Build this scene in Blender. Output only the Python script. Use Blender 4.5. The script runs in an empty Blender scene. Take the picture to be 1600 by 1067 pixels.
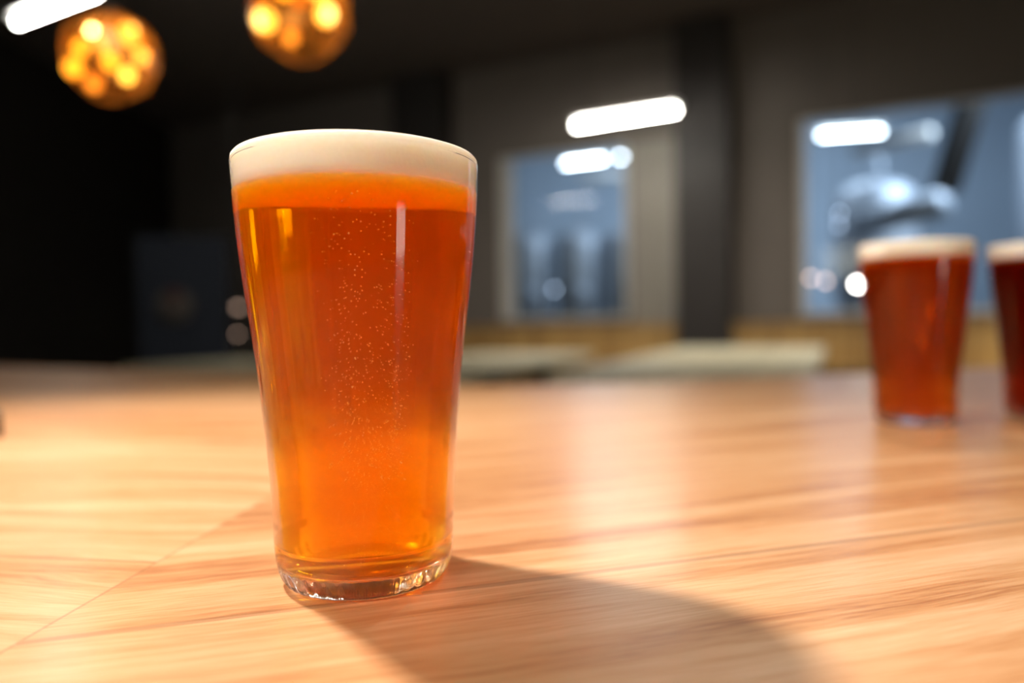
import bpy, bmesh, math, random
from mathutils import Vector, Matrix
import numpy as np

random.seed(7)
C = bpy.context.scene.collection
PI = math.pi
scene = bpy.context.scene

# ------------------------------------------------------------------ camera
TZ = 0.92                     # bar top height
EZ = TZ + 0.0935              # lens height
FPX, PITCH, ROLL = 1135.0, 0.0288, -0.0168
F_ = Vector((0, math.cos(PITCH), -math.sin(PITCH)))
R0 = Vector((1, 0, 0)); U0 = Vector((0, math.sin(PITCH), math.cos(PITCH)))
R_ = R0*math.cos(ROLL) + U0*math.sin(ROLL)
U_ = -R0*math.sin(ROLL) + U0*math.cos(ROLL)
cam = bpy.data.cameras.new('camera'); camo = bpy.data.objects.new('camera', cam); C.objects.link(camo)
M = Matrix.Identity(4)
for i in range(3):
    M[i][0] = R_[i]; M[i][1] = U_[i]; M[i][2] = -F_[i]
M[2][3] = EZ
camo.matrix_world = M
cam.sensor_width = 36.0
cam.lens = FPX*36.0/1600.0
cam.clip_start = 0.01; cam.clip_end = 100
cam.dof.use_dof = True
cam.dof.focus_distance = 0.245
cam.dof.aperture_fstop = cam.lens/8.0
scene.camera = camo

# ------------------------------------------------------------------ world, view, fill lights
w = bpy.data.worlds.new('world'); scene.world = w; w.use_nodes = True
w.node_tree.nodes['Background'].inputs[0].default_value = (0.6, 0.7, 1, 1)
w.node_tree.nodes['Background'].inputs[1].default_value = 0.0
vs = scene.view_settings
vs.view_transform = 'Standard'; vs.look = 'None'; vs.gamma = 1.0; vs.use_curve_mapping = False
vs.exposure = 0.0
cy = scene.cycles
cy.use_denoising = True
cy.max_bounces = 16; cy.transmission_bounces = 14; cy.transparent_max_bounces = 24
cy.glossy_bounces = 6; cy.diffuse_bounces = 4; cy.volume_bounces = 3
cy.sample_clamp_indirect = 300.0
cy.caustics_reflective = True; cy.caustics_refractive = True
cy.blur_glossy = 1.0

KEY_POS = Vector((-0.505, 0.640, EZ + 0.85))      # lamp over the bar, left of the picture
KEY_W = 106.0
TUBE_E = 70.0
def area(name, loc, aim, power, col, sx, sy, spread=180):
    l = bpy.data.lights.new(name, 'AREA'); l.shape = 'RECTANGLE'; l.size = sx; l.size_y = sy; l.energy = power; l.color = col; l.spread = math.radians(spread)
    o = bpy.data.objects.new(name, l); C.objects.link(o); o.location = loc
    o.rotation_euler = (Vector(aim)-Vector(loc)).to_track_quat('-Z', 'Y').to_euler()
    return o
area('overhead_fill_light', (0.5, -0.9, EZ+1.5), (0.1, 0.5, TZ), 4, (1.0, 0.80, 0.60), 1.3, 0.9)  # unseen fill added behind the camera to lift the bar shadows
area('side_fill_light', (0.98, -0.60, EZ-0.12), (-0.05, 0.27, EZ), 2.4, (1.0, 0.88, 0.74), 0.20, 0.36)  # unseen strip without fixture, added for the glass streak and foam fill
area('corner_fill_light', (-1.05, -1.15, EZ+1.35), (-0.05, 0.27, EZ), 31, (1.0, 0.96, 0.78), 1.6, 0.9)  # unseen fill from front left, added to brighten the foam
area('overhead_fill_light', (5.4, 5.0, EZ+2.5), (4.0, 6.4, 0), 50, (1.0, 0.90, 0.76), 2.4, 1.2, 110)  # no fixture: added to brighten the window wall at right
area('overhead_fill_light', (-0.2, 5.5, EZ+2.5), (0.6, 8.0, 0), 42, (1.0, 0.90, 0.76), 2.4, 1.2, 135)  # likewise added, for the wall around the narrow window
area('overhead_fill_light', (1.6, 4.6, EZ+2.6), (1.6, 4.9, 0), 9, (1.0, 0.90, 0.74), 1.2, 1.2, 75)  # small added fill over the broad pale table
def lamp(name, loc, power, col, radius, parent=None):
    l = bpy.data.lights.new(name, 'POINT'); l.energy = power; l.color = col; l.shadow_soft_size = radius
    o = bpy.data.objects.new(name, l); C.objects.link(o); o.location = loc
    if parent: o.parent = parent
    return o

# ------------------------------------------------------------------ pixel helpers (frame 1600x1067)
def ray(x, y): return F_ + R_*((x-800)/FPX) + U_*((533.5-y)/FPX)
def onz(x, y, z):
    d = ray(x, y); s = (z-EZ)/d.z
    return Vector((d.x*s, d.y*s, z))
def aty(x, y, Y):
    d = ray(x, y); s = Y/d.y
    return Vector((d.x*s, Y, EZ+d.z*s))

# ------------------------------------------------------------------ object helpers
def link(name, bm, mat=None, parent=None, smooth=True, loc=None):
    me = bpy.data.meshes.new(name)
    bmesh.ops.recalc_face_normals(bm, faces=bm.faces)
    bm.to_mesh(me); bm.free()
    o = bpy.data.objects.new(name, me); C.objects.link(o)
    if mat is not None:
        for m in (mat if isinstance(mat, (list, tuple)) else [mat]): me.materials.append(m)
    if smooth:
        for p in me.polygons: p.use_smooth = True
    if parent: o.parent = parent
    if loc is not None: o.location = loc
    return o
def tag(o, label=None, cat=None, group=None, kind=None):
    if label: o['label'] = label
    if cat: o['category'] = cat
    if group: o['group'] = group
    if kind: o['kind'] = kind
    return o
def empty(name, loc, rz=0):
    o = bpy.data.objects.new(name, None); C.objects.link(o); o.location = loc; o.rotation_euler = (0, 0, rz)
    o.empty_display_size = 0.05
    return o
def add_box(bm, cx, cy_, cz, sx, sy, sz, rot=None, bev=0.0):
    r = bmesh.ops.create_cube(bm, size=1.0)
    vsx = r['verts']
    for v in vsx:
        v.co = Vector((v.co.x*sx, v.co.y*sy, v.co.z*sz))
        if rot is not None: v.co = rot @ v.co
        v.co += Vector((cx, cy_, cz))
    if bev > 0:
        es = list({e for v in vsx for e in v.link_edges})
        bmesh.ops.bevel(bm, geom=es, offset=bev, segments=2, affect='EDGES', profile=0.6)
def add_tube(bm, a, b, r, seg=16, r2=None, caps=True):
    a = Vector(a); b = Vector(b); d = b-a
    q = d.to_track_quat('Z', 'Y').to_matrix().to_4x4()
    m = Matrix.Translation((a+b)/2) @ q
    bmesh.ops.create_cone(bm, cap_ends=caps, segments=seg, radius1=r, radius2=r if r2 is None else r2, depth=d.length, matrix=m)
def add_lathe(bm, prof, seg=64, closed=False, c=(0, 0, 0), mats=None):
    rings = []
    for (r, z) in prof:
        if r < 1e-7: rings.append([bm.verts.new((c[0], c[1], c[2]+z))])
        else: rings.append([bm.verts.new((c[0]+r*math.cos(2*PI*k/seg), c[1]+r*math.sin(2*PI*k/seg), c[2]+z)) for k in range(seg)])
    n = len(rings)
    for i in range(n if closed else n-1):
        A, B = rings[i], rings[(i+1) % n]
        for k in range(seg):
            k2 = (k+1) % seg
            try:
                if len(A) == 1 and len(B) == 1: continue
                if len(A) == 1: f = bm.faces.new((A[0], B[k2], B[k]))
                elif len(B) == 1: f = bm.faces.new((A[k], A[k2], B[0]))
                else: f = bm.faces.new((A[k], A[k2], B[k2], B[k]))
                if mats: f.material_index = mats[i]
            except ValueError: pass
def add_sphere(bm, c, r, sub=2, sc=(1, 1, 1)):
    m = Matrix.Translation(c) @ Matrix.Diagonal((r*sc[0], r*sc[1], r*sc[2], 1))
    return bmesh.ops.create_icosphere(bm, subdivisions=sub, radius=1.0, matrix=m)['verts']
def copy_tree(o, parent=None):
    c = o.copy(); C.objects.link(c); c.parent = parent
    for ch in list(o.children): copy_tree(ch, c)
    return c

# ------------------------------------------------------------------ materials
class NT:
    def __init__(s, name):
        s.m = bpy.data.materials.new(name); s.m.use_nodes = True; s.t = s.m.node_tree
        s.t.nodes.clear(); s.out = s.t.nodes.new('ShaderNodeOutputMaterial')
    def n(s, t, **kw):
        nd = s.t.nodes.new(t)
        for k, v in kw.items(): setattr(nd, k, v)
        return nd
    def l(s, a, b): s.t.links.new(a, b)
    def val(s, sock, v):
        if hasattr(v, 'links') or hasattr(v, 'is_linked'): s.l(v, sock)
        else: sock.default_value = v
    def math(s, op, a, b=None, c=None, clamp=False):
        nd = s.n('ShaderNodeMath', operation=op); nd.use_clamp = clamp
        s.val(nd.inputs[0], a)
        if b is not None: s.val(nd.inputs[1], b)
        if c is not None: s.val(nd.inputs[2], c)
        return nd.outputs[0]
    def mix(s, f, a, b, mode='MIX'):
        nd = s.n('ShaderNodeMix', data_type='RGBA', blend_type=mode)
        s.val(nd.inputs[0], f); s.val(nd.inputs[6], a); s.val(nd.inputs[7], b)
        return nd.outputs[2]
    def ramp(s, f, stops):
        nd = s.n('ShaderNodeValToRGB'); e = nd.color_ramp.elements
        while len(e) < len(stops): e.new(0.5)
        for i, (p, c) in enumerate(stops):
            e[i].position = p; e[i].color = c if len(c) == 4 else (*c, 1)
        s.val(nd.inputs[0], f); return nd.outputs[0]
    def noise(s, vec, scale, detail=3, rough=0.5, dist=0.0):
        nd = s.n('ShaderNodeTexNoise'); nd.inputs['Scale'].default_value = scale
        nd.inputs['Detail'].default_value = detail; nd.inputs['Roughness'].default_value = rough
        nd.inputs['Distortion'].default_value = dist
        s.l(vec, nd.inputs['Vector']); return nd.outputs[0]
    def xyz(s, x, y, z):
        nd = s.n('ShaderNodeCombineXYZ')
        for i, v in enumerate((x, y, z)): s.val(nd.inputs[i], v)
        return nd.outputs[0]
    def bsdf(s, **kw):
        b = s.n('ShaderNodeBsdfPrincipled')
        for k, v in kw.items():
            s.val(b.inputs[k.replace('_', ' ')], v)
        s.l(b.outputs[0], s.out.inputs[0]); return b
    def coords(s):
        tc = s.n('ShaderNodeTexCoord'); sp = s.n('ShaderNodeSeparateXYZ'); s.l(tc.outputs['Object'], sp.inputs[0])
        return tc.outputs['Object'], sp.outputs[0], sp.outputs[1], sp.outputs[2]
def plain(name, col, rough=0.6, metal=0.0, var=0.12, scale=6.0, emit=None, es=0.0, spec=0.5):
    t = NT(name); v, x, y, z = t.coords()
    n = t.noise(v, scale, 4)
    c = t.mix(n, (*[k*(1-var) for k in col], 1), (*[min(1, k*(1+var)) for k in col], 1))
    b = t.bsdf(Base_Color=c, Roughness=rough, Metallic=metal)
    b.inputs['Specular IOR Level'].default_value = spec
    if emit: b.inputs['Emission Color'].default_value = (*emit, 1); b.inputs['Emission Strength'].default_value = es
    return t.m
def emitter(name, col, st):
    t = NT(name); e = t.n('ShaderNodeEmission'); e.inputs[0].default_value = (*col, 1); e.inputs[1].default_value = st
    t.l(e.outputs[0], t.out.inputs[0]); return t.m

# bar top wood: two leaves of planks meeting at a mitre seam
def wood_top():
    t = NT('oiled_plank_wood'); v, x, y, z = t.coords()
    M_ = t.math
    def leaf(ang, seed, wob, pw):
        ca, sa = math.cos(ang), math.sin(ang)
        u = M_('ADD', M_('MULTIPLY', x, ca), M_('MULTIPLY', y, sa))
        q = M_('SUBTRACT', M_('MULTIPLY', y, ca), M_('MULTIPLY', x, sa))
        q = M_('ADD', q, seed)
        pl = M_('FLOOR', M_('DIVIDE', q, pw))
        fr = M_('FRACT', M_('DIVIDE', q, pw))
        wn = t.n('ShaderNodeTexWhiteNoise', noise_dimensions='1D'); t.l(pl, wn.inputs['W'])
        rnd = wn.outputs['Value']
        u2 = M_('ADD', u, M_('MULTIPLY', rnd, 7.3))
        warp = t.noise(t.xyz(M_('MULTIPLY', u2, 3.0), M_('MULTIPLY', q, 9.0), rnd), 1.0, 3)
        qq = M_('ADD', q, M_('MULTIPLY', M_('SUBTRACT', warp, 0.5), wob))
        broad = t.noise(t.xyz(M_('MULTIPLY', u2, 3.2), M_('MULTIPLY', qq, 34.0), rnd), 1.0, 3)
        rings = t.noise(t.xyz(M_('MULTIPLY', u2, 5.0), M_('MULTIPLY', qq, 150.0), rnd), 1.0, 4, 0.6)
        fine = t.noise(t.xyz(M_('MULTIPLY', u2, 60.0), M_('MULTIPLY', qq, 1300.0), rnd), 1.0, 3)
        seam = M_('LESS_THAN', M_('ABSOLUTE', M_('SUBTRACT', fr, 0.5)), 0.494)
        return broad, rings, fine, rnd, seam
    A = leaf(math.radians(16.5), 0.053, 0.03, 0.30)
    B = leaf(math.radians(-9.0), 0.02, 0.12, 0.14)
    s = M_('ADD', M_('SUBTRACT', x, M_('MULTIPLY', y, 0.09)), 0.168)
    side = M_('GREATER_THAN', s, 0.0)
    def pick(i):
        nd = t.n('ShaderNodeMix', data_type='FLOAT'); t.l(side, nd.inputs[0]); t.l(B[i], nd.inputs[2]); t.l(A[i], nd.inputs[3]); return nd.outputs[0]
    broad, rings, fine, rnd, seam = [pick(i) for i in range(5)]
    k = M_('ADD', M_('MULTIPLY', broad, 0.42), M_('ADD', M_('MULTIPLY', rings, 0.36), M_('MULTIPLY', fine, 0.26)))
    k = M_('ADD', k, M_('MULTIPLY', M_('SUBTRACT', rnd, 0.5), 0.06))
    col = t.ramp(k, [(0.40, WOODC[0]), (0.475, WOODC[1]), (0.56, WOODC[2]), (0.66, WOODC[3])])
    mit = M_('GREATER_THAN', M_('ABSOLUTE', s), 0.0006)
    both = M_('MULTIPLY', mit, seam)
    nd = t.mix(both, t.mix(0.45, col, (0.2, 0.09, 0.04, 1)), col)
    rough = M_('ADD', 0.25, M_('MULTIPLY', rings, 0.16))
    b = t.bsdf(Base_Color=nd, Roughness=rough)
    b.inputs['Specular IOR Level'].default_value = 0.5
    b.inputs['Coat Weight'].default_value = 0.35; b.inputs['Coat Roughness'].default_value = 0.22
    bp = t.n('ShaderNodeBump'); bp.inputs['Strength'].default_value = 0.35; bp.inputs['Distance'].default_value = 0.0004
    h = M_('ADD', M_('MULTIPLY', fine, 0.6), M_('MULTIPLY', rings, 0.6))
    t.l(h, bp.inputs['Height']); t.l(bp.outputs[0], b.inputs['Normal'])
    return t.m
WOODC = [(0.37, 0.155, 0.065), (0.54, 0.275, 0.125), (0.63, 0.37, 0.20), (0.72, 0.47, 0.29)]

def wood_plain(name, c1, c2, planks=0.12, axis=0, rough=0.5, sc=30.0):
    t = NT(name); v, x, y, z = t.coords(); M_ = t.math
    a = (x, y, z)[axis]
    pl = M_('FLOOR', M_('DIVIDE', a, planks)); fr = M_('FRACT', M_('DIVIDE', a, planks))
    wn = t.n('ShaderNodeTexWhiteNoise', noise_dimensions='1D'); t.l(pl, wn.inputs['W'])
    mp = t.n('ShaderNodeMapping'); t.l(v, mp.inputs[0])
    mp.inputs['Scale'].default_value = {0: (sc, sc, 2), 1: (2, sc, sc), 2: (2, sc, sc)}[axis]
    n = t.noise(mp.outputs[0], 1.0, 4)
    k = M_('ADD', M_('MULTIPLY', n, 0.5), M_('MULTIPLY', wn.outputs['Value'], 0.5))
    c = t.mix(k, (*c1, 1), (*c2, 1))
    gap = M_('LESS_THAN', fr, 0.05)
    c = t.mix(gap, c, (*[q*0.25 for q in c1], 1))
    t.bsdf(Base_Color=c, Roughness=rough)
    return t.m

def glass_mat(name, ior, rough=0.0, col=(1, 1, 1)):
    t = NT(name); g = t.n('ShaderNodeBsdfGlass'); g.inputs['IOR'].default_value = ior; g.inputs['Roughness'].default_value = rough
    g.inputs['Color'].default_value = (*col, 1)
    t.l(g.outputs[0], t.out.inputs[0]); return t.m

def beer_mat(name, absorb, sc, scol, g=0.3):
    t = NT(name)
    tr = t.n('ShaderNodeBsdfTransparent'); t.l(tr.outputs[0], t.out.inputs[0])
    mx = max(absorb); ab = t.n('ShaderNodeVolumeAbsorption')
    # sigma_a = density*(1-color)
    ab.inputs[0].default_value = tuple(1-a/(mx*1.0001) for a in absorb)+(1,); ab.inputs[1].default_value = mx
    s = t.n('ShaderNodeVolumeScatter'); s.inputs[0].default_value = (*scol, 1); s.inputs['Density'].default_value = sc
    s.inputs['Anisotropy'].default_value = g
    ad = t.n('ShaderNodeAddShader'); t.l(ab.outputs[0], ad.inputs[0]); t.l(s.outputs[0], ad.inputs[1])
    t.l(ad.outputs[0], t.out.inputs[1])
    return t.m

m_glass = glass_mat('clear_glass', 1.5)
def glass_mix(name, ior, k, klow=None):
    t = NT(name); g = t.n('ShaderNodeBsdfGlass'); g.inputs['IOR'].default_value = ior; g.inputs['Roughness'].default_value = 0
    tr = t.n('ShaderNodeBsdfTransparent'); mx = t.n('ShaderNodeMixShader'); mx.inputs[0].default_value = k
    if klow is not None:
        v, x, y, z = t.coords(); mr = t.n('ShaderNodeMapRange'); t.l(z, mr.inputs[0]); mr.inputs[1].default_value = 0.035; mr.inputs[2].default_value = 0.075
        mr.inputs[3].default_value = klow; mr.inputs[4].default_value = k; t.l(mr.outputs[0], mx.inputs[0])
    t.l(g.outputs[0], mx.inputs[1]); t.l(tr.outputs[0], mx.inputs[2]); t.l(mx.outputs[0], t.out.inputs[0]); return t.m
def thin_glass(name):
    t = NT(name); g = t.n('ShaderNodeBsdfGlossy'); g.inputs['Roughness'].default_value = 0.02
    tr = t.n('ShaderNodeBsdfTransparent'); fr = t.n('ShaderNodeFresnel'); fr.inputs[0].default_value = 1.22
    mx = t.n('ShaderNodeMixShader'); t.l(fr.outputs[0], mx.inputs[0]); t.l(tr.outputs[0], mx.inputs[1]); t.l(g.outputs[0], mx.inputs[2])
    t.l(mx.outputs[0], t.out.inputs[0]); return t.m
m_foot = glass_mix('foot_glass', 1.5, 0.16)
m_body = glass_mix('tumbler_wall_glass', 1.41, 0.2, 0.48)
m_lip = thin_glass('tumbler_lip_glass')
m_lip_in = NT('lip_against_foam'); _t = m_lip_in.n('ShaderNodeBsdfTransparent'); m_lip_in.l(_t.outputs[0], m_lip_in.out.inputs[0]); m_lip_in = m_lip_in.m
m_wet = glass_mat('glass_against_beer', 1.5/1.345)
m_beer = beer_mat('amber_beer', (0.8, 22.5, 150.0), 9.0, (1.0, 0.52, 0.05))
m_beer_dark = beer_mat('red_beer', (6.0, 42.0, 140.0), 7.5, (1.0, 0.4, 0.08))
m_beer_red = beer_mat('ruby_beer', (16.0, 90.0, 170.0), 6.0, (1.0, 0.3, 0.1))
def foam_material():
    t = NT('beer_foam'); v, x, y, z = t.coords()
    n = t.noise(v, 900.0, 3)
    c = t.mix(n, (0.95, 0.90, 0.80, 1), (0.99, 0.97, 0.92, 1))
    b = t.bsdf(Base_Color=c, Roughness=0.7)
    b.inputs['Subsurface Weight'].default_value = 0.85
    b.inputs['Subsurface Radius'].default_value = (1.0, 0.82, 0.62); b.inputs['Subsurface Scale'].default_value = 0.016
    bp = t.n('ShaderNodeBump'); bp.inputs['Strength'].default_value = 0.25; bp.inputs['Distance'].default_value = 0.0003
    t.l(n, bp.inputs['Height']); t.l(bp.outputs[0], b.inputs['Normal'])
    return t.m
m_foam = foam_material()
m_bub = plain('bubble', (0.98, 0.66, 0.36), 0.2, 0.0, 0.02)

m_wood = wood_top()
m_wall = plain('taupe_plaster_wall', (0.20, 0.175, 0.155), 0.85, var=0.08, scale=2.5)
m_dark = plain('black_wall', (0.018, 0.014, 0.011), 0.9, var=0.2)
m_ceil = plain('dark_ceiling', (0.14, 0.115, 0.10), 0.9)
m_floor = plain('concrete_floor', (0.16, 0.15, 0.14), 0.5, scale=3)
m_pillar = plain('dark_painted_steel', (0.036, 0.031, 0.029), 0.6)
m_frame = plain('pale_painted_frame', (0.62, 0.60, 0.56), 0.5)
m_panel = plain('light_beige_panel', (0.35, 0.325, 0.285), 0.7, var=0.05)
m_hall = plain('blue_grey_hall_wall', (0.38, 0.46, 0.56), 0.8, var=0.15, scale=0.6)
m_steel = plain('brushed_steel', (0.34, 0.38, 0.44), 0.5, 0.45, var=0.1)
m_black = plain('black_metal', (0.02, 0.02, 0.022), 0.5)
m_white = plain('white_enamel', (0.75, 0.75, 0.73), 0.5)
m_tube = emitter('fluorescent_tube', (1.0, 0.97, 0.88), TUBE_E)
m_tube_cool = emitter('cool_fluorescent_tube', (0.80, 0.90, 1.0), 30.0)
m_wains = wood_plain('vertical_pine_planks', (0.34, 0.19, 0.06), (0.74, 0.49, 0.18), 0.14, 0)
m_pic = wood_plain('weathered_table_planks', (0.64, 0.59, 0.42), (0.85, 0.80, 0.58), 0.14, 0)
m_picdark = plain('dark_stained_wood', (0.06, 0.045, 0.03), 0.6)
m_navy = plain('navy_cloth', (0.012, 0.018, 0.032), 0.8)
m_window = glass_mat('window_glass', 1.0)
def pane_mat():
    t = NT('window_pane'); g = t.n('ShaderNodeBsdfGlossy'); g.inputs['Roughness'].default_value = 0.01
    tr = t.n('ShaderNodeBsdfTransparent'); tr.inputs[0].default_value = (0.93, 0.96, 0.97, 1)
    fr = t.n('ShaderNodeFresnel'); fr.inputs[0].default_value = 1.28
    mx = t.n('ShaderNodeMixShader'); t.l(fr.outputs[0], mx.inputs[0]); t.l(tr.outputs[0], mx.inputs[1]); t.l(g.outputs[0], mx.inputs[2])
    t.l(mx.outputs[0], t.out.inputs[0]); return t.m
m_pane = pane_mat()

# ------------------------------------------------------------------ setting
FPT = FPX
HT = 2.30
def wallpt(px):                       # a point of the long window wall seen at column px
    h = 251 + 0.1115*(px-785)
    Y = HT*FPT/h
    return Vector(((px-800)/FPT*Y, Y, 0))
WA, WB = wallpt(785), wallpt(1600)
WD = (WB-WA).normalized(); WN = Vector((WD.y, -WD.x, 0))   # WN towards the room
if WN.y > 0: WN = -WN
WANG = math.atan2(WD.y, WD.x)
def along(px):                        # coordinate along the wall at column px
    p = Vector(((px-800)/FPT, 1, 0))
    # solve WA + s*WD = k*p
    s = (WA.x*p.y - WA.y*p.x) / (WD.y*p.x - WD.x*p.y)
    return s
CEIL = EZ + 3.6
SILL = EZ - 0.01; HEAD = EZ + HT
S0, S1 = along(150), 9.0
HALL = CEIL+2.6
w1a, w1b = along(785), along(985)
w2a, w2b = along(1250), along(1600)+1.2
def wall_piece(bm, s0, s1, z0, z1, th=0.2, off=0.0):
    p = WA + WD*((s0+s1)/2) - WN*(th/2-off)
    add_box(bm, p.x, p.y, (z0+z1)/2, s1-s0, th, z1-z0, rot=Matrix.Rotation(WANG, 3, 'Z'))
bm = bmesh.new()
wall_piece(bm, S0, w1a, 0, HALL); wall_piece(bm, w1b, w2a, 0, HALL); wall_piece(bm, w2b, S1, 0, HALL)
for a, b in ((w1a, w1b), (w2a, w2b)):
    wall_piece(bm, a, b, 0, SILL); wall_piece(bm, a, b, HEAD, HALL)
tag(link('wall_back', bm, m_wall, smooth=False), kind='structure')
def window(name, a, b, fw, lw):
    root = bmesh.new()
    for s0, s1, z0, z1 in ((a, a+lw, SILL, HEAD), (b-fw, b, SILL, HEAD), (a+lw, b-fw, SILL, SILL+fw), (a+lw, b-fw, HEAD-fw*0.5, HEAD)):
        wall_piece(root, s0, s1, z0, z1, th=0.16, off=0.03)
    o = tag(link(name, root, m_frame, smooth=False), kind='structure')
    g = bmesh.new(); wall_piece(g, a+lw, b-fw, SILL+fw, HEAD-fw*0.5, th=0.012, off=-0.06)
    link('window_pane', g, m_pane, o, smooth=False)
    return o
window('window_1', w1a, w1b, 0.05, 0.17); window('window_2', w2a, w2b, 0.05, 0.07)
# beige door beside window 1
bm = bmesh.new(); d0, d1 = along(992), along(1066)
wall_piece(bm, d0, d1, 0, HEAD-0.02, th=0.06, off=0.065)
door = tag(link('door_1', bm, m_panel, smooth=False), kind='structure')
bm = bmesh.new(); p = WA+WD*(d1-0.08)+WN*0.09
add_tube(bm, (p.x, p.y, 1.02), (p.x, p.y, 1.16), 0.012); link('door_handle', bm, m_steel, door)
# pillars in front of the wall
for i, (a, b, n, dpt) in enumerate(((1068, 1148, 'trim_1', 0.35), (640, 716, 'trim_2', 0.35))):
    bm = bmesh.new(); wall_piece(bm, along(a), along(b), 0, CEIL, th=dpt, off=dpt+0.002)
    tag(link(n, bm, m_pillar, smooth=False), kind='structure')
# room shell
XL, XR, YF = -6.2, 6.6, -4.2
def sbox(name, x0, x1, y0, y1, z0, z1, m):
    bm = bmesh.new(); add_box(bm, (x0+x1)/2, (y0+y1)/2, (z0+z1)/2, x1-x0, y1-y0, z1-z0)
    return tag(link(name, bm, m, smooth=False), kind='structure')
sbox('floor', -12, 16, YF, 26, -0.2, 0, m_floor)
e0, e1 = WA+WD*(-12.5), WA+WD*12.5
bm = bmesh.new(); cp = [(-12, YF), (e1.x, YF), (e1.x, e1.y), (e0.x, e0.y), (-12, e0.y)]
cb = [bm.verts.new((x, y, CEIL)) for x, y in cp]; ct = [bm.verts.new((x, y, CEIL+0.15)) for x, y in cp]
bm.faces.new(cb); bm.faces.new(ct)
for i in range(5): bm.faces.new((cb[i], cb[(i+1) % 5], ct[(i+1) % 5], ct[i]))
tag(link('ceiling', bm, m_ceil, smooth=False), kind='structure')
sbox('ceiling_hall', -12, 16, 2, 17.2, HALL, HALL+0.2, m_hall)
sbox('wall_left', XL-0.2, XL, YF, 17, 0, CEIL, m_dark)
sbox('wall_right', 7.5, 7.7, YF, 6.4, 0, HALL, m_wall)
sbox('wall_hall_right', 13.8, 14.0, YF, 26, 0, HALL, m_hall)
sbox('wall_front', -12, 16, YF-0.2, YF, 0, CEIL, m_wall)
sbox('wall_hall', -12, 16, 17, 17.2, 0, HALL, m_hall)

# ------------------------------------------------------------------ lights of the place, with added fills
def tube_light(name, pa, pb, h, mat, label, r=0.019, group=None):
    a = onz(pa[0], pa[1], EZ+h); b = onz(pb[0], pb[1], EZ+h)
    c = (a+b)/2; root = empty(name, c)
    A, B = a-c, b-c; d = (B-A).normalized(); L = (B-A).length
    rot = d.to_track_quat('X', 'Z').to_matrix()
    bm = bmesh.new(); add_box(bm, 0, 0, 0.058, L+0.06, 0.16, 0.05, rot=rot, bev=0.008); link('housing', bm, m_white, root, smooth=False)
    bm = bmesh.new(); add_tube(bm, A, B, r, 20); link('tube', bm, mat, root)
    for e in (A, B):
        bm = bmesh.new(); add_box(bm, e.x, e.y, 0.018, 0.02, 0.045, 0.05, rot=None); link('end_cap', bm, m_white, root, smooth=False)
    for k in (-0.35, 0.35):
        bm = bmesh.new(); q = d*L*k; add_tube(bm, (q.x, q.y, 0.08), (q.x, q.y, CEIL-c.z-0.005), 0.004, 8); link('hanging_rod', bm, m_black, root)
    tag(root, label, 'ceiling light', group)
    return root
tube_light('tube_light', (900, 196), (1056, 172), 2.20, m_tube, 'white tube light hanging above the window beside the dark pillar')
tube_light('tube_light', (28, 34), (150, -12), 2.60, m_tube, 'white tube light cut by the top left corner of the picture')
tube_light('tube_light', (882, 256), (944, 248), 3.0, m_tube_cool, 'long cool white tube light seen through the narrow window')
tube_light('tube_light', (965, 246), (974, 245), 3.2, m_tube_cool, 'short end of a tube light at the upper right of the narrow window')
tube_light('tube_light', (1281, 212), (1377, 205), 3.0, m_tube_cool, 'cool white tube light at the top left of the wide window')

# pendants of amber glass
def amber_glass():
    t = NT('amber_hammered_glass')
    g = t.n('ShaderNodeBsdfGlossy'); g.inputs['Roughness'].default_value = 0.12; g.inputs[0].default_value = (1, 0.75, 0.45, 1)
    tl = t.n('ShaderNodeBsdfTranslucent'); tl.inputs[0].default_value = (0.75, 0.30, 0.06, 1)
    tr = t.n('ShaderNodeBsdfTransparent'); tr.inputs[0].default_value = (0.95, 0.62, 0.25, 1)
    v, x, y, z = t.coords(); n = t.noise(v, 9.0, 1)
    k = t.ramp(n, [(0.40, (0.10,)*3), (0.62, (0.55,)*3)])
    m1 = t.n('ShaderNodeMixShader'); t.l(k, m1.inputs[0]); t.l(tr.outputs[0], m1.inputs[1]); t.l(tl.outputs[0], m1.inputs[2])
    m2 = t.n('ShaderNodeMixShader'); m2.inputs[0].default_value = 0.12; t.l(m1.outputs[0], m2.inputs[1]); t.l(g.outputs[0], m2.inputs[2])
    t.l(m2.outputs[0], t.out.inputs[0]); return t.m
m_amber = amber_glass()
BULB = [emitter('amber_filament_bulb', (1.0, 0.46, 0.05), 6.0), emitter('orange_filament_bulb', (1.0, 0.27, 0.02), 3.0), emitter('white_hot_bulb', (1.0, 0.86, 0.62), 60.0), emitter('yellow_filament_bulb', (1.0, 0.58, 0.14), 7.0)]
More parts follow.
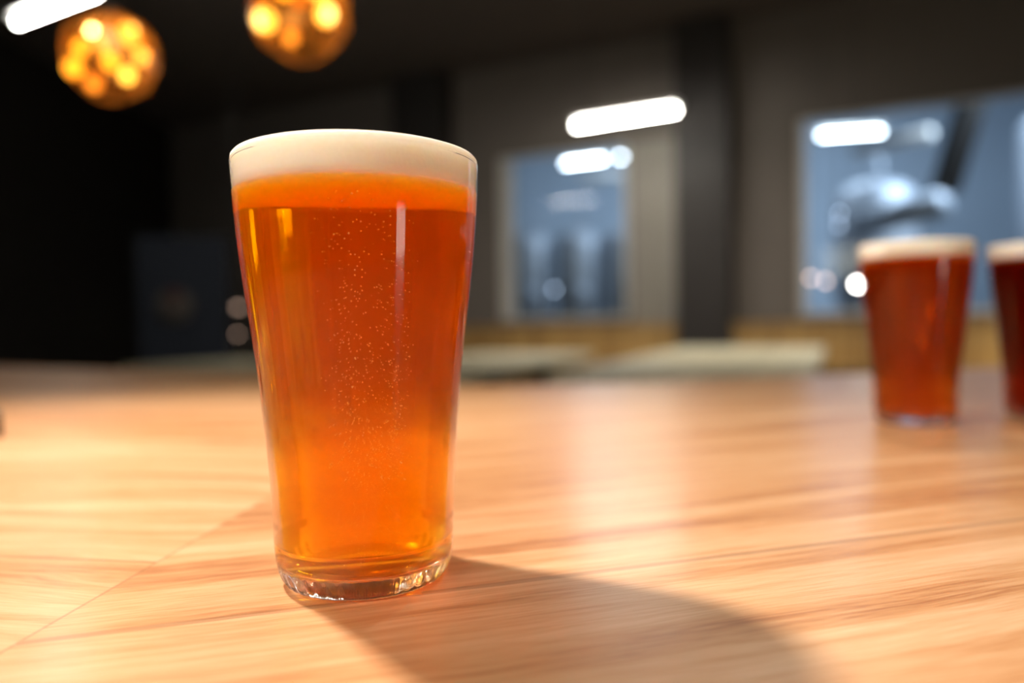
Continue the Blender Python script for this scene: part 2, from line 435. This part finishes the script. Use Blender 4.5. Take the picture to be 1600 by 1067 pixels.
def pendant(loc, R, bulbs, label, seed=1, light=None, sc=(1, 1, 1)):
    rnd = random.Random(seed)
    root = empty('pendant_lamp', loc)
    bm = bmesh.new(); vs_ = add_sphere(bm, (0, 0, 0), R, 3, sc)
    for v in vs_: v.co *= 1+rnd.uniform(-0.05, 0.05)
    bmesh.ops.delete(bm, geom=[v for v in bm.verts if v.co.z > R*0.93], context='VERTS')
    o = link('glass_globe', bm, m_amber, root, smooth=False)
    bm = bmesh.new(); add_lathe(bm, [(0, R*1.28), (0.022, R*1.28), (0.03, R*1.2), (0.034, R*0.92), (0.03, R*0.86), (0, R*0.86)], 24); link('socket', bm, m_black, root)
    bm = bmesh.new(); add_tube(bm, (0, 0, R*1.27), (0, 0, CEIL-loc[2]-0.004), 0.004, 10); link('cord', bm, m_black, root)
    for (dx, dy, dz, r, k) in bulbs:
        bm = bmesh.new(); add_sphere(bm, (dx*R, dy*R, dz*R), r*1.3, 2, (1, 1, 1.2)); link('bulb', bm, BULB[k], root)
    if light:
        lamp('lamp_light', (0, 0, 0), light, (1.0, 0.80, 0.56), 0.04, root)
    tag(root, label, 'pendant lamp', 'amber glass pendant lamps over the bar')
    return root
PY = 2.1
pA = aty(174, 88, PY); pB = aty(470, 20, PY)
pendant(pA, 0.122, [(-.42, -.5, .02, .013, 0), (-.72, -.3, -.35, .016, 0), (-.15, -.5, -.78, .014, 1), (.02, -.8, .28, .006, 2), (.62, -.4, .35, .018, 3),
                    (.25, -.5, -.3, .014, 0), (.62, -.5, -.62, .012, 0), (.8, -.2, -.1, .012, 3), (-.15, -.3, .35, .012, 1), (.15, -.6, 0, .010, 0)],
        'faceted amber glass pendant lamp just below the corner tube light', 3, 0.35)
pendant(pB, 0.134, [(-.6, -.5, -.35, .020, 3), (-.05, -.6, -.75, .013, 1), (.65, -.5, -.25, .018, 3), (-.2, -.5, .3, .018, 0), (.5, -.4, .4, .025, 3), (.1, -.4, .1, .012, 1), (-.68, -.4, -.1, .012, 1)],
        'amber glass pendant lamp cut off by the top edge of the picture', 5, 0.35)
# the lamp of the same row that lights the near glass (outside the frame)
kl = bpy.data.lights.new('bar_spot_light', 'SPOT'); kl.energy = KEY_W; kl.color = (1.0, 0.84, 0.68); kl.shadow_soft_size = 0.042
kl.spot_size = math.radians(98); kl.spot_blend = 0.95
ko = bpy.data.objects.new('bar_spot_light', kl); C.objects.link(ko); ko.location = KEY_POS
ko.rotation_euler = (Vector((-0.30, 0.35, TZ))-KEY_POS).to_track_quat('-Z', 'Y').to_euler()

lamp('bar_fill_light', (0.50, 1.20, EZ+0.95), 24.0, (1.0, 0.86, 0.70), 0.05)  # unseen point light added to brighten the far bar and pints
# unseen area lights added to brighten the hall beyond the windows
for (x, y, e) in ((1.5, 11.6, 55), (7.5, 9.6, 430), (4.5, 12.5, 130)):
    l = bpy.data.lights.new('hall_fill_light', 'AREA'); l.energy = e; l.color = (0.72, 0.85, 1.0); l.size = 2.4
    o = bpy.data.objects.new('hall_fill_light', l); C.objects.link(o); o.location = (x, y, CEIL-0.05); o.rotation_euler = (math.radians(35), 0, 0)

# ------------------------------------------------------------------ bar
root = empty('bar_counter', (0, 0, TZ))
pts = [(-1.302, 1.845), (-0.484, 1.375), (-0.047, 1.058), (0.187, 1.070), (0.562, 1.165), (0.873, 1.246), (1.75, 1.50), (1.9, 0.9), (1.3, -0.35), (-0.2, -0.55), (-1.1, -0.2), (-1.9, 0.8)]
TH = 0.045
bm = bmesh.new()
top = [bm.verts.new((x, y, 0)) for x, y in pts]; bot = [bm.verts.new((x, y, -TH)) for x, y in pts]
bm.faces.new(top); bm.faces.new(list(reversed(bot)))
for i in range(len(pts)):
    j = (i+1) % len(pts); bm.faces.new((top[j], top[i], bot[i], bot[j]))
bmesh.ops.recalc_face_normals(bm, faces=bm.faces)
es = [e for e in bm.edges if e.verts[0] in top and e.verts[1] in top]
bmesh.ops.bevel(bm, geom=es, offset=0.004, segments=3, affect='EDGES', profile=0.5)
link('worktop', bm, m_wood, root, smooth=False)
bm = bmesh.new()
inner = [(x*0.86, 0.33+(y-0.33)*0.84) for x, y in pts]
t1 = [bm.verts.new((x, y, -TH)) for x, y in inner]; t2 = [bm.verts.new((x, y, -TZ)) for x, y in inner]
for i in range(len(inner)):
    j = (i+1) % len(inner); bm.faces.new((t1[i], t1[j], t2[j], t2[i]))
bm.faces.new(t2)
link('base', bm, m_picdark, root, smooth=False)
tag(root, 'glossy orange-brown wooden bar counter with a mitre seam under the beers', 'bar counter')

# ------------------------------------------------------------------ beer glasses (metres)
OUT = [(27.7, 0), (29.2, 0.9), (30.5, 3.0), (31.5, 6.0), (32.2, 9.5), (32.6, 14), (32.8, 20), (33.0, 26), (33.4, 35), (34.05, 45), (34.85, 55), (35.75, 65), (36.7, 75), (37.9, 85), (39.2, 95), (40.5, 105), (41.65, 115), (42.65, 125), (43.4, 135), (43.85, 142), (44.05, 148), (44.12, 150.6)]
def rad(z):
    for (r0, z0), (r1, z1) in zip(OUT, OUT[1:]):
        if z0 <= z <= z1: return r0+(r1-r0)*(z-z0)/(z1-z0)
    return OUT[-1][0] if z > 100 else OUT[0][0]
FB = 153.2-13.4+0.6            # foam / beer boundary
IN_B = [(0, 5.6), (12, 5.7), (22, 6.1), (26.5, 7.4), (28.6, 10.0), (29.7, 14)]
def wall_t(z): return 2.9-1.2*min(1, max(0, (z-14)/60.0)) if z < 140 else 1.7
zs = [20, 28, 37, 47, 57, 67, 77, 87, 97, 107, 117, 127, 134]
INNER = IN_B + [(rad(z)-wall_t(z), z) for z in zs] + [(rad(FB)-1.7, FB)]
DRY = [(rad(FB+0.6)-0.5, FB+0.6), (rad(147)-0.5, 147), (rad(150)-0.5, 150.2), (43.75, 150.9), (44.0, 150.9)]
def smooth_prof(p, n=3):
    # Catmull-Rom resample
    q = []
    for i in range(len(p)-1):
        p0 = p[max(i-1, 0)]; p1 = p[i]; p2 = p[i+1]; p3 = p[min(i+2, len(p)-1)]
        for k in range(n):
            t = k/n
            q.append(tuple(0.5*((2*p1[j])+(-p0[j]+p2[j])*t+(2*p0[j]-5*p1[j]+4*p2[j]-p3[j])*t*t+(-p0[j]+3*p1[j]-3*p2[j]+p3[j])*t**3) for j in (0, 1)))
    q.append(p[-1]); return q
S = 0.001
def mm(p): return [(max(r, 0)*S, z*S) for r, z in p]
def glass_meshes():
    outer = smooth_prof(OUT, 3)
    foot = [(0, 1.6), (18, 1.5), (23, 1.0), (25.2, 0.25), (26.2, 0)]    # hollow under the foot
    inner = smooth_prof(INNER, 3)
    prof = foot + outer + [(a, b) for a, b in reversed(DRY)] + list(reversed(inner))
    n_wet0 = len(foot)+len(outer)+len(DRY)-1
    mats = [0]*len(prof)
    # foam and beer both touch the wall: wet interface from just below the lip down
    for i in range(len(prof)):
        r_, z_ = prof[i]
        if i < len(foot): mats[i] = 0
        elif i < len(foot)+len(outer): mats[i] = 3 if z_ >= FB-1.5 else (2 if z_ > 14 else 0)
        elif i < len(foot)+len(outer)+2: mats[i] = 3
        else: mats[i] = 4 if z_ > 15 else 1
    bm = bmesh.new(); add_lathe(bm, mm(prof), 256, mats=mats)
    bmesh.ops.remove_doubles(bm, verts=bm.verts, dist=1e-7)
    for v in bm.verts:          # ribbed heel of the foot
        rr = math.hypot(v.co.x, v.co.y)
        if 0.0003 < v.co.z < 0.0062 and rr > 0.026:
            a = math.atan2(v.co.y, v.co.x); k = 1+0.006*math.sin(a*42)
            v.co.x *= k; v.co.y *= k
    g = 0.04
    bi = [(max(r-g, 0), z+g) for r, z in inner]
    bi[-1] = (bi[-1][0], FB-0.02)
    bm2 = bmesh.new(); add_lathe(bm2, mm(bi+[(0, FB-0.02)]), 128)
    bm3 = bmesh.new()
    fo = [(0, FB), (rad(FB)-1.7-g, FB), (rad(FB+0.6)-0.56, FB+0.65), (rad(143)-0.56, 143.5), (rad(147)-0.56, 147), (rad(150)-0.56, 150.2), (43.95, 151.1), (43.8, 152.2), (43.0, 153.1), (41.6, 153.6), (38, 154.0), (28, 154.4), (14, 154.6), (0, 154.7)]
    add_lathe(bm3, mm(fo), 128)
    return bm, bm2, bm3
def bubbles_bm(n, seed, to_cam):
    rnd = random.Random(seed); bm = bmesh.new()
    ax = Vector((to_cam.x, to_cam.y, 0)).normalized(); side = Vector((-ax.y, ax.x, 0))   # side: to the left seen from outside towards camera... 
    k = 0
    while k < n:
        z = 12+rnd.random()**0.9*124
        R = (rad(z)-wall_t(z))
        # rising columns drifting across the front of the glass
        cx = rnd.choice((-0.16, -0.10, 0.05, 0.24, 0.31))+rnd.gauss(0, 0.07)
        if rnd.random() < 0.25: cx = rnd.uniform(-0.35, 0.42)
        dens = 0.35+0.65*math.sin(min(1, (z-10)/100)*PI)
        if rnd.random() > dens: continue
        lat = cx*R; depth = math.sqrt(max(0, R*R-lat*lat))-rnd.uniform(0.6, 9.0)
        r = rnd.uniform(0.13, 0.30)*(0.6 if z < 40 else 1.0)
        p = (ax*depth + side*lat)*S; p.z = z*S
        add_sphere(bm, p, r*S, 1)
        k += 1
    # tiny beads clinging to the wall near the rim side
    for _ in range(60):
        z = rnd.uniform(60, 128); R = rad(z)-wall_t(z)-0.3
        a = math.atan2(ax.y, ax.x)-rnd.uniform(1.28, 1.42)
        add_sphere(bm, Vector((math.cos(a)*R*S, math.sin(a)*R*S, z*S)), rnd.uniform(0.12, 0.22)*S, 1)
    return bm
def beer_glass(x, y, label, beerm, nb, seed):
    root = empty('beer_glass', (x, y, TZ+0.0002))
    a, b, c = glass_meshes()
    t = link('tumbler', a, [m_foot, m_wet, m_body, m_lip, m_lip_in], root)
    be = link('beer', b, beerm, root)
    link('foam', c, m_foam, root)
    if nb:
        tag(link('bubbles', bubbles_bm(nb, seed, Vector((-x, -y, 0))), m_bub, root), kind='stuff')
    tag(root, label, 'glass of beer', 'pint glasses of beer on the bar')
    return root
beer_glass(-0.0558, 0.2691, 'large amber pint of beer with white foam, in sharp focus nearest the camera', m_beer, 950, 4)
beer_glass(0.3471, 0.6253, 'blurred dark amber pint farther back on the bar, whole inside the picture', m_beer_dark, 0, 5)
beer_glass(0.4770, 0.6480, 'dark red pint of beer cut by the right edge of the picture', m_beer_red, 0, 6)

# small dark block on the bar at the left edge
p = onz(7, 683, TZ)
bm = bmesh.new(); add_box(bm, -0.031, 0.0305, 0.0102, 0.06, 0.06, 0.0204, bev=0.002)
bmesh.ops.rotate(bm, verts=bm.verts, cent=(0, 0, 0), matrix=Matrix.Rotation(math.atan2(-p.x, p.y)+0.03, 3, 'Z'))
tag(link('wood_block', bm, m_picdark, None, smooth=False, loc=p), 'small dark block lying on the bar at the left edge', 'block')

# ------------------------------------------------------------------ picnic tables and panelling
def picnic_table(c0, c1, c2, c3, label, H=0.76):
    P = [onz(*c, H) for c in (c0, c1, c2, c3)]      # near-left, near-right, far-right, far-left
    ctr = sum(P, Vector())/4; ax = ((P[2]+P[3])/2-(P[0]+P[1])/2); L = ax.length; Wd = ((P[1]+P[2])/2-(P[0]+P[3])/2).length
    return table_at(ctr, math.atan2(ax.y, ax.x)-PI/2, Wd, L, label, H)
def table_at(ctr, rz, Wd, L, label, H):
    root = empty('picnic_table', (ctr.x, ctr.y, 0), rz)
    bm = bmesh.new(); add_box(bm, 0, 0, H-0.022, Wd, L, 0.044, bev=0.004); link('tabletop', bm, m_pic, root, smooth=False)
    for sy in (-1, 1):
        for sx in (-1, 1):
            bm = bmesh.new(); y = sy*(L/2-0.35)
            r = Matrix.Rotation(-sx*0.32, 3, 'Y')
            add_box(bm, sx*Wd*0.30, y, (H-0.05)/2, 0.09, 0.045, (H-0.06)/math.cos(0.32), rot=r)
            link('leg', bm, m_picdark, root, smooth=False)
        bm = bmesh.new(); add_box(bm, 0, sy*(L/2-0.35)+0.045, 0.40, Wd*0.8, 0.04, 0.09); link('cross_beam', bm, m_picdark, root, smooth=False)
    tag(root, label, 'picnic table', 'grey-topped tables by the windows')
    return root
def rect_table(a, b, width, side, label, H=0.76):
    A = onz(*a, H); B = onz(*b, H); d = (B-A); L = d.length; d.normalize(); nrm = Vector((-d.y, d.x, 0))*side
    ctr = (A+B)/2+nrm*width/2
    return table_at(ctr, math.atan2(d.y, d.x)-PI/2, width, L, label, H)
rect_table((720, 584), (927, 550), 0.95, 1, 'pale grey table with dark legs standing left of the plank booth end')
rect_table((1272, 592), (1290, 541), 1.15, 1, 'broad pale table in front of the dark pillar')
rect_table((420, 580), (190, 572), 0.9, -1, 'dim olive-topped table behind the bar left of the near pint')

# plank panelling along the window wall
def panel(name, s0, s1, h, label, off=0.30):
    c = WA+WD*((s0+s1)/2)+WN*off
    root = empty(name, (c.x, c.y, 0), WANG)
    bm = bmesh.new(); add_box(bm, 0, 0, h/2, s1-s0, 0.05, h); link('plank_back', bm, m_wains, root, smooth=False)
    bm = bmesh.new(); add_box(bm, 0, -0.01, h+0.02, s1-s0+0.02, 0.12, 0.04, bev=0.005); link('top_rail', bm, m_wains, root, smooth=False)
    bm = bmesh.new(); add_box(bm, 0, -0.24, 0.44, s1-s0, 0.42, 0.04, bev=0.005); link('bench_seat', bm, m_wains, root, smooth=False)
    tag(root, label, 'bench', 'plank benches under the windows'); return root
panel('plank_bench', along(560), along(1064), 0.90, 'yellow-brown plank bench under the narrow window', 0.2)
panel('plank_bench', along(1152), along(1700), 0.90, 'plank bench under the wide window right of the dark pillar', 0.2)

# ------------------------------------------------------------------ brewery hall
def tank(x, y, r, h, label, z0=0.7):
    root = empty('fermentation_tank', (x, y, 0))
    bm = bmesh.new(); prof = [(0.06, z0), (r*0.96, z0+r*0.9), (r, z0+r), (r, h-0.25), (r*0.93, h-0.12), (r*0.7, h), (r*0.3, h+0.07), (0, h+0.09)]
    add_lathe(bm, prof, 40); link('vessel', bm, m_steel, root)
    for k in range(4):
        a = PI/4+k*PI/2; bm = bmesh.new(); add_tube(bm, (r*0.85*math.cos(a), r*0.85*math.sin(a), 0), (r*0.85*math.cos(a), r*0.85*math.sin(a), z0+r), 0.035, 10); link('leg', bm, m_steel, root)
    bm = bmesh.new(); add_tube(bm, (0, -r-0.05, z0+r+0.35), (0, -r+0.03, z0+r+0.35), 0.16, 24); link('manhole', bm, m_steel, root)
    bm = bmesh.new(); add_tube(bm, (0.1, 0, h+0.05), (0.1, 0, h+0.45), 0.03, 10); add_tube(bm, (0.1, 0, h+0.45), (0.1, 0.6, h+0.45), 0.03, 10); link('pipe', bm, m_steel, root)
    tag(root, label, 'tank', 'steel fermentation tanks beyond the windows'); return root
tank(0.35, 13.6, 0.42, 2.6, 'leftmost steel tank seen through the narrow window')
tank(1.25, 13.4, 0.42, 2.6, 'middle steel tank seen through the narrow window')
tank(2.1, 13.2, 0.42, 2.6, 'rightmost steel tank seen through the narrow window')
tank(5.9, 11.8, 0.62, 3.1, 'wide steel tank behind the whole far pint in the wide window')
tank(8.3, 11.0, 0.55, 4.0, 'tall steel tank at the right edge behind the wide window')
# pale duct and dark beam under the hall ceiling
def duct(a, b, Ya, Yb, r, m, name, label, cat):
    A = aty(*a, Ya); B = aty(*b, Yb); c = (A+B)/2
    bm = bmesh.new(); add_tube(bm, A-c, B-c, r, 20)
    o = link(name, bm, m, None, loc=c); tag(o, label, cat); return o
duct((1335, 236), (1455, 208), 11.0, 10.0, 0.085, m_white, 'ceiling_duct', 'pale duct hanging below the tube light in the wide window', 'duct')
duct((1340, 352), (1475, 318), 11.0, 9.8, 0.19, m_steel, 'steam_pipe', 'wide shiny pipe above the whole far pint in the wide window', 'pipe')
duct((905, 279), (985, 272), 12.5, 12.2, 0.07, m_white, 'ceiling_duct', 'pale duct below the tube light in the narrow window', 'duct')
bm = bmesh.new(); q = aty(1498, 225, 9.2); add_box(bm, 0, 0, 0, 0.28, 0.2, 1.2, rot=Matrix.Rotation(0.3, 3, 'Y'))
tag(link('steel_post', bm, m_pillar, None, smooth=False, loc=q), 'dark slanting steel post high in the wide window', 'post')
# small glowing indicator lamps
m_ind = emitter('cool_indicator', (0.65, 0.78, 1.0), 9.0); m_indw = emitter('warm_indicator', (1.0, 0.72, 0.60), 9.0); m_indb = emitter('bright_bulb', (1.0, 0.97, 0.9), 40.0); m_indp = emitter('peach_bulb', (1.0, 0.66, 0.48), 2.0)
def spot(px, py, Y, r, m, label, group):
    p = aty(px, py, Y); root = empty('small_lamp', p)
    bm = bmesh.new(); add_sphere(bm, (0, 0, 0), r, 2); link('bulb', bm, m, root)
    bm = bmesh.new(); add_lathe(bm, [(0, r*2.2), (r*0.7, r*2.2), (r*0.8, r*0.8), (0, r*0.8)], 16); link('socket', bm, m_black, root)
    bm = bmesh.new(); add_tube(bm, (0, 0, r*2.1), (0, 0, CEIL-p.z-0.004), 0.003, 6); link('cord', bm, m_black, root)
    tag(root, label, 'small lamp', group)
spot(1312, 333, 9.5, 0.018, m_ind, 'upper of two bluish lamps stacked in the wide window', 'small lamps in the wide window')
spot(1311, 352, 9.6, 0.018, m_ind, 'lower of two bluish lamps stacked in the wide window', 'small lamps in the wide window')
spot(1267, 434, 7.2, 0.018, m_indw, 'left pinkish lamp at the left edge of the wide window', 'small lamps in the wide window')
spot(1290, 439, 7.2, 0.018, m_indw, 'right pinkish lamp beside another at the left edge of the wide window', 'small lamps in the wide window')
spot(1340, 444, 6.0, 0.022, m_indb, 'bright white lamp touching the left side of the far pint', 'small lamps in the wide window')
spot(866, 452, 12.0, 0.024, m_ind, 'pale lamp low in the narrow window', 'small lamps in the narrow window')
spot(372, 480, 7.5, 0.028, m_indp, 'upper peach lamp just left of the near pint', 'peach lamps left of the near pint')
spot(371, 522, 7.1, 0.018, m_indp, 'lower and dimmer peach lamp just left of the near pint', 'peach lamps left of the near pint')

# dim navy banner in the dark corner
p = aty(290, 545, 8.2); root = empty('standing_banner', (p.x, p.y, 0), 0.25)
bm = bmesh.new(); add_box(bm, 0, 0, 1.05, 0.95, 0.03, 1.95, bev=0.004); link('cloth', bm, m_navy, root, smooth=False)
bm = bmesh.new(); add_lathe(bm, [(0, 0), (0.19, 0), (0.19, 0.006), (0, 0.006)], 32); o = link('pale_patch', bm, plain('dull_white_print', (0.10, 0.085, 0.075), 0.8), root); o.rotation_euler = (PI/2, 0, 0); o.location = (-0.1, -0.016, 1.24)
bm = bmesh.new(); add_lathe(bm, [(0, 0), (0.07, 0), (0.07, 0.006), (0, 0.006)], 32); o = link('red_spot', bm, plain('dull_red_print', (0.07, 0.012, 0.01), 0.8), root); o.rotation_euler = (PI/2, 0, 0); o.location = (-0.1, -0.024, 1.36)
bm = bmesh.new(); add_box(bm, 0, 0, 0.025, 1.0, 0.3, 0.05, bev=0.005); link('foot', bm, m_black, root, smooth=False)
tag(root, 'dark navy standing banner with a pale patch in the dim left corner', 'banner')
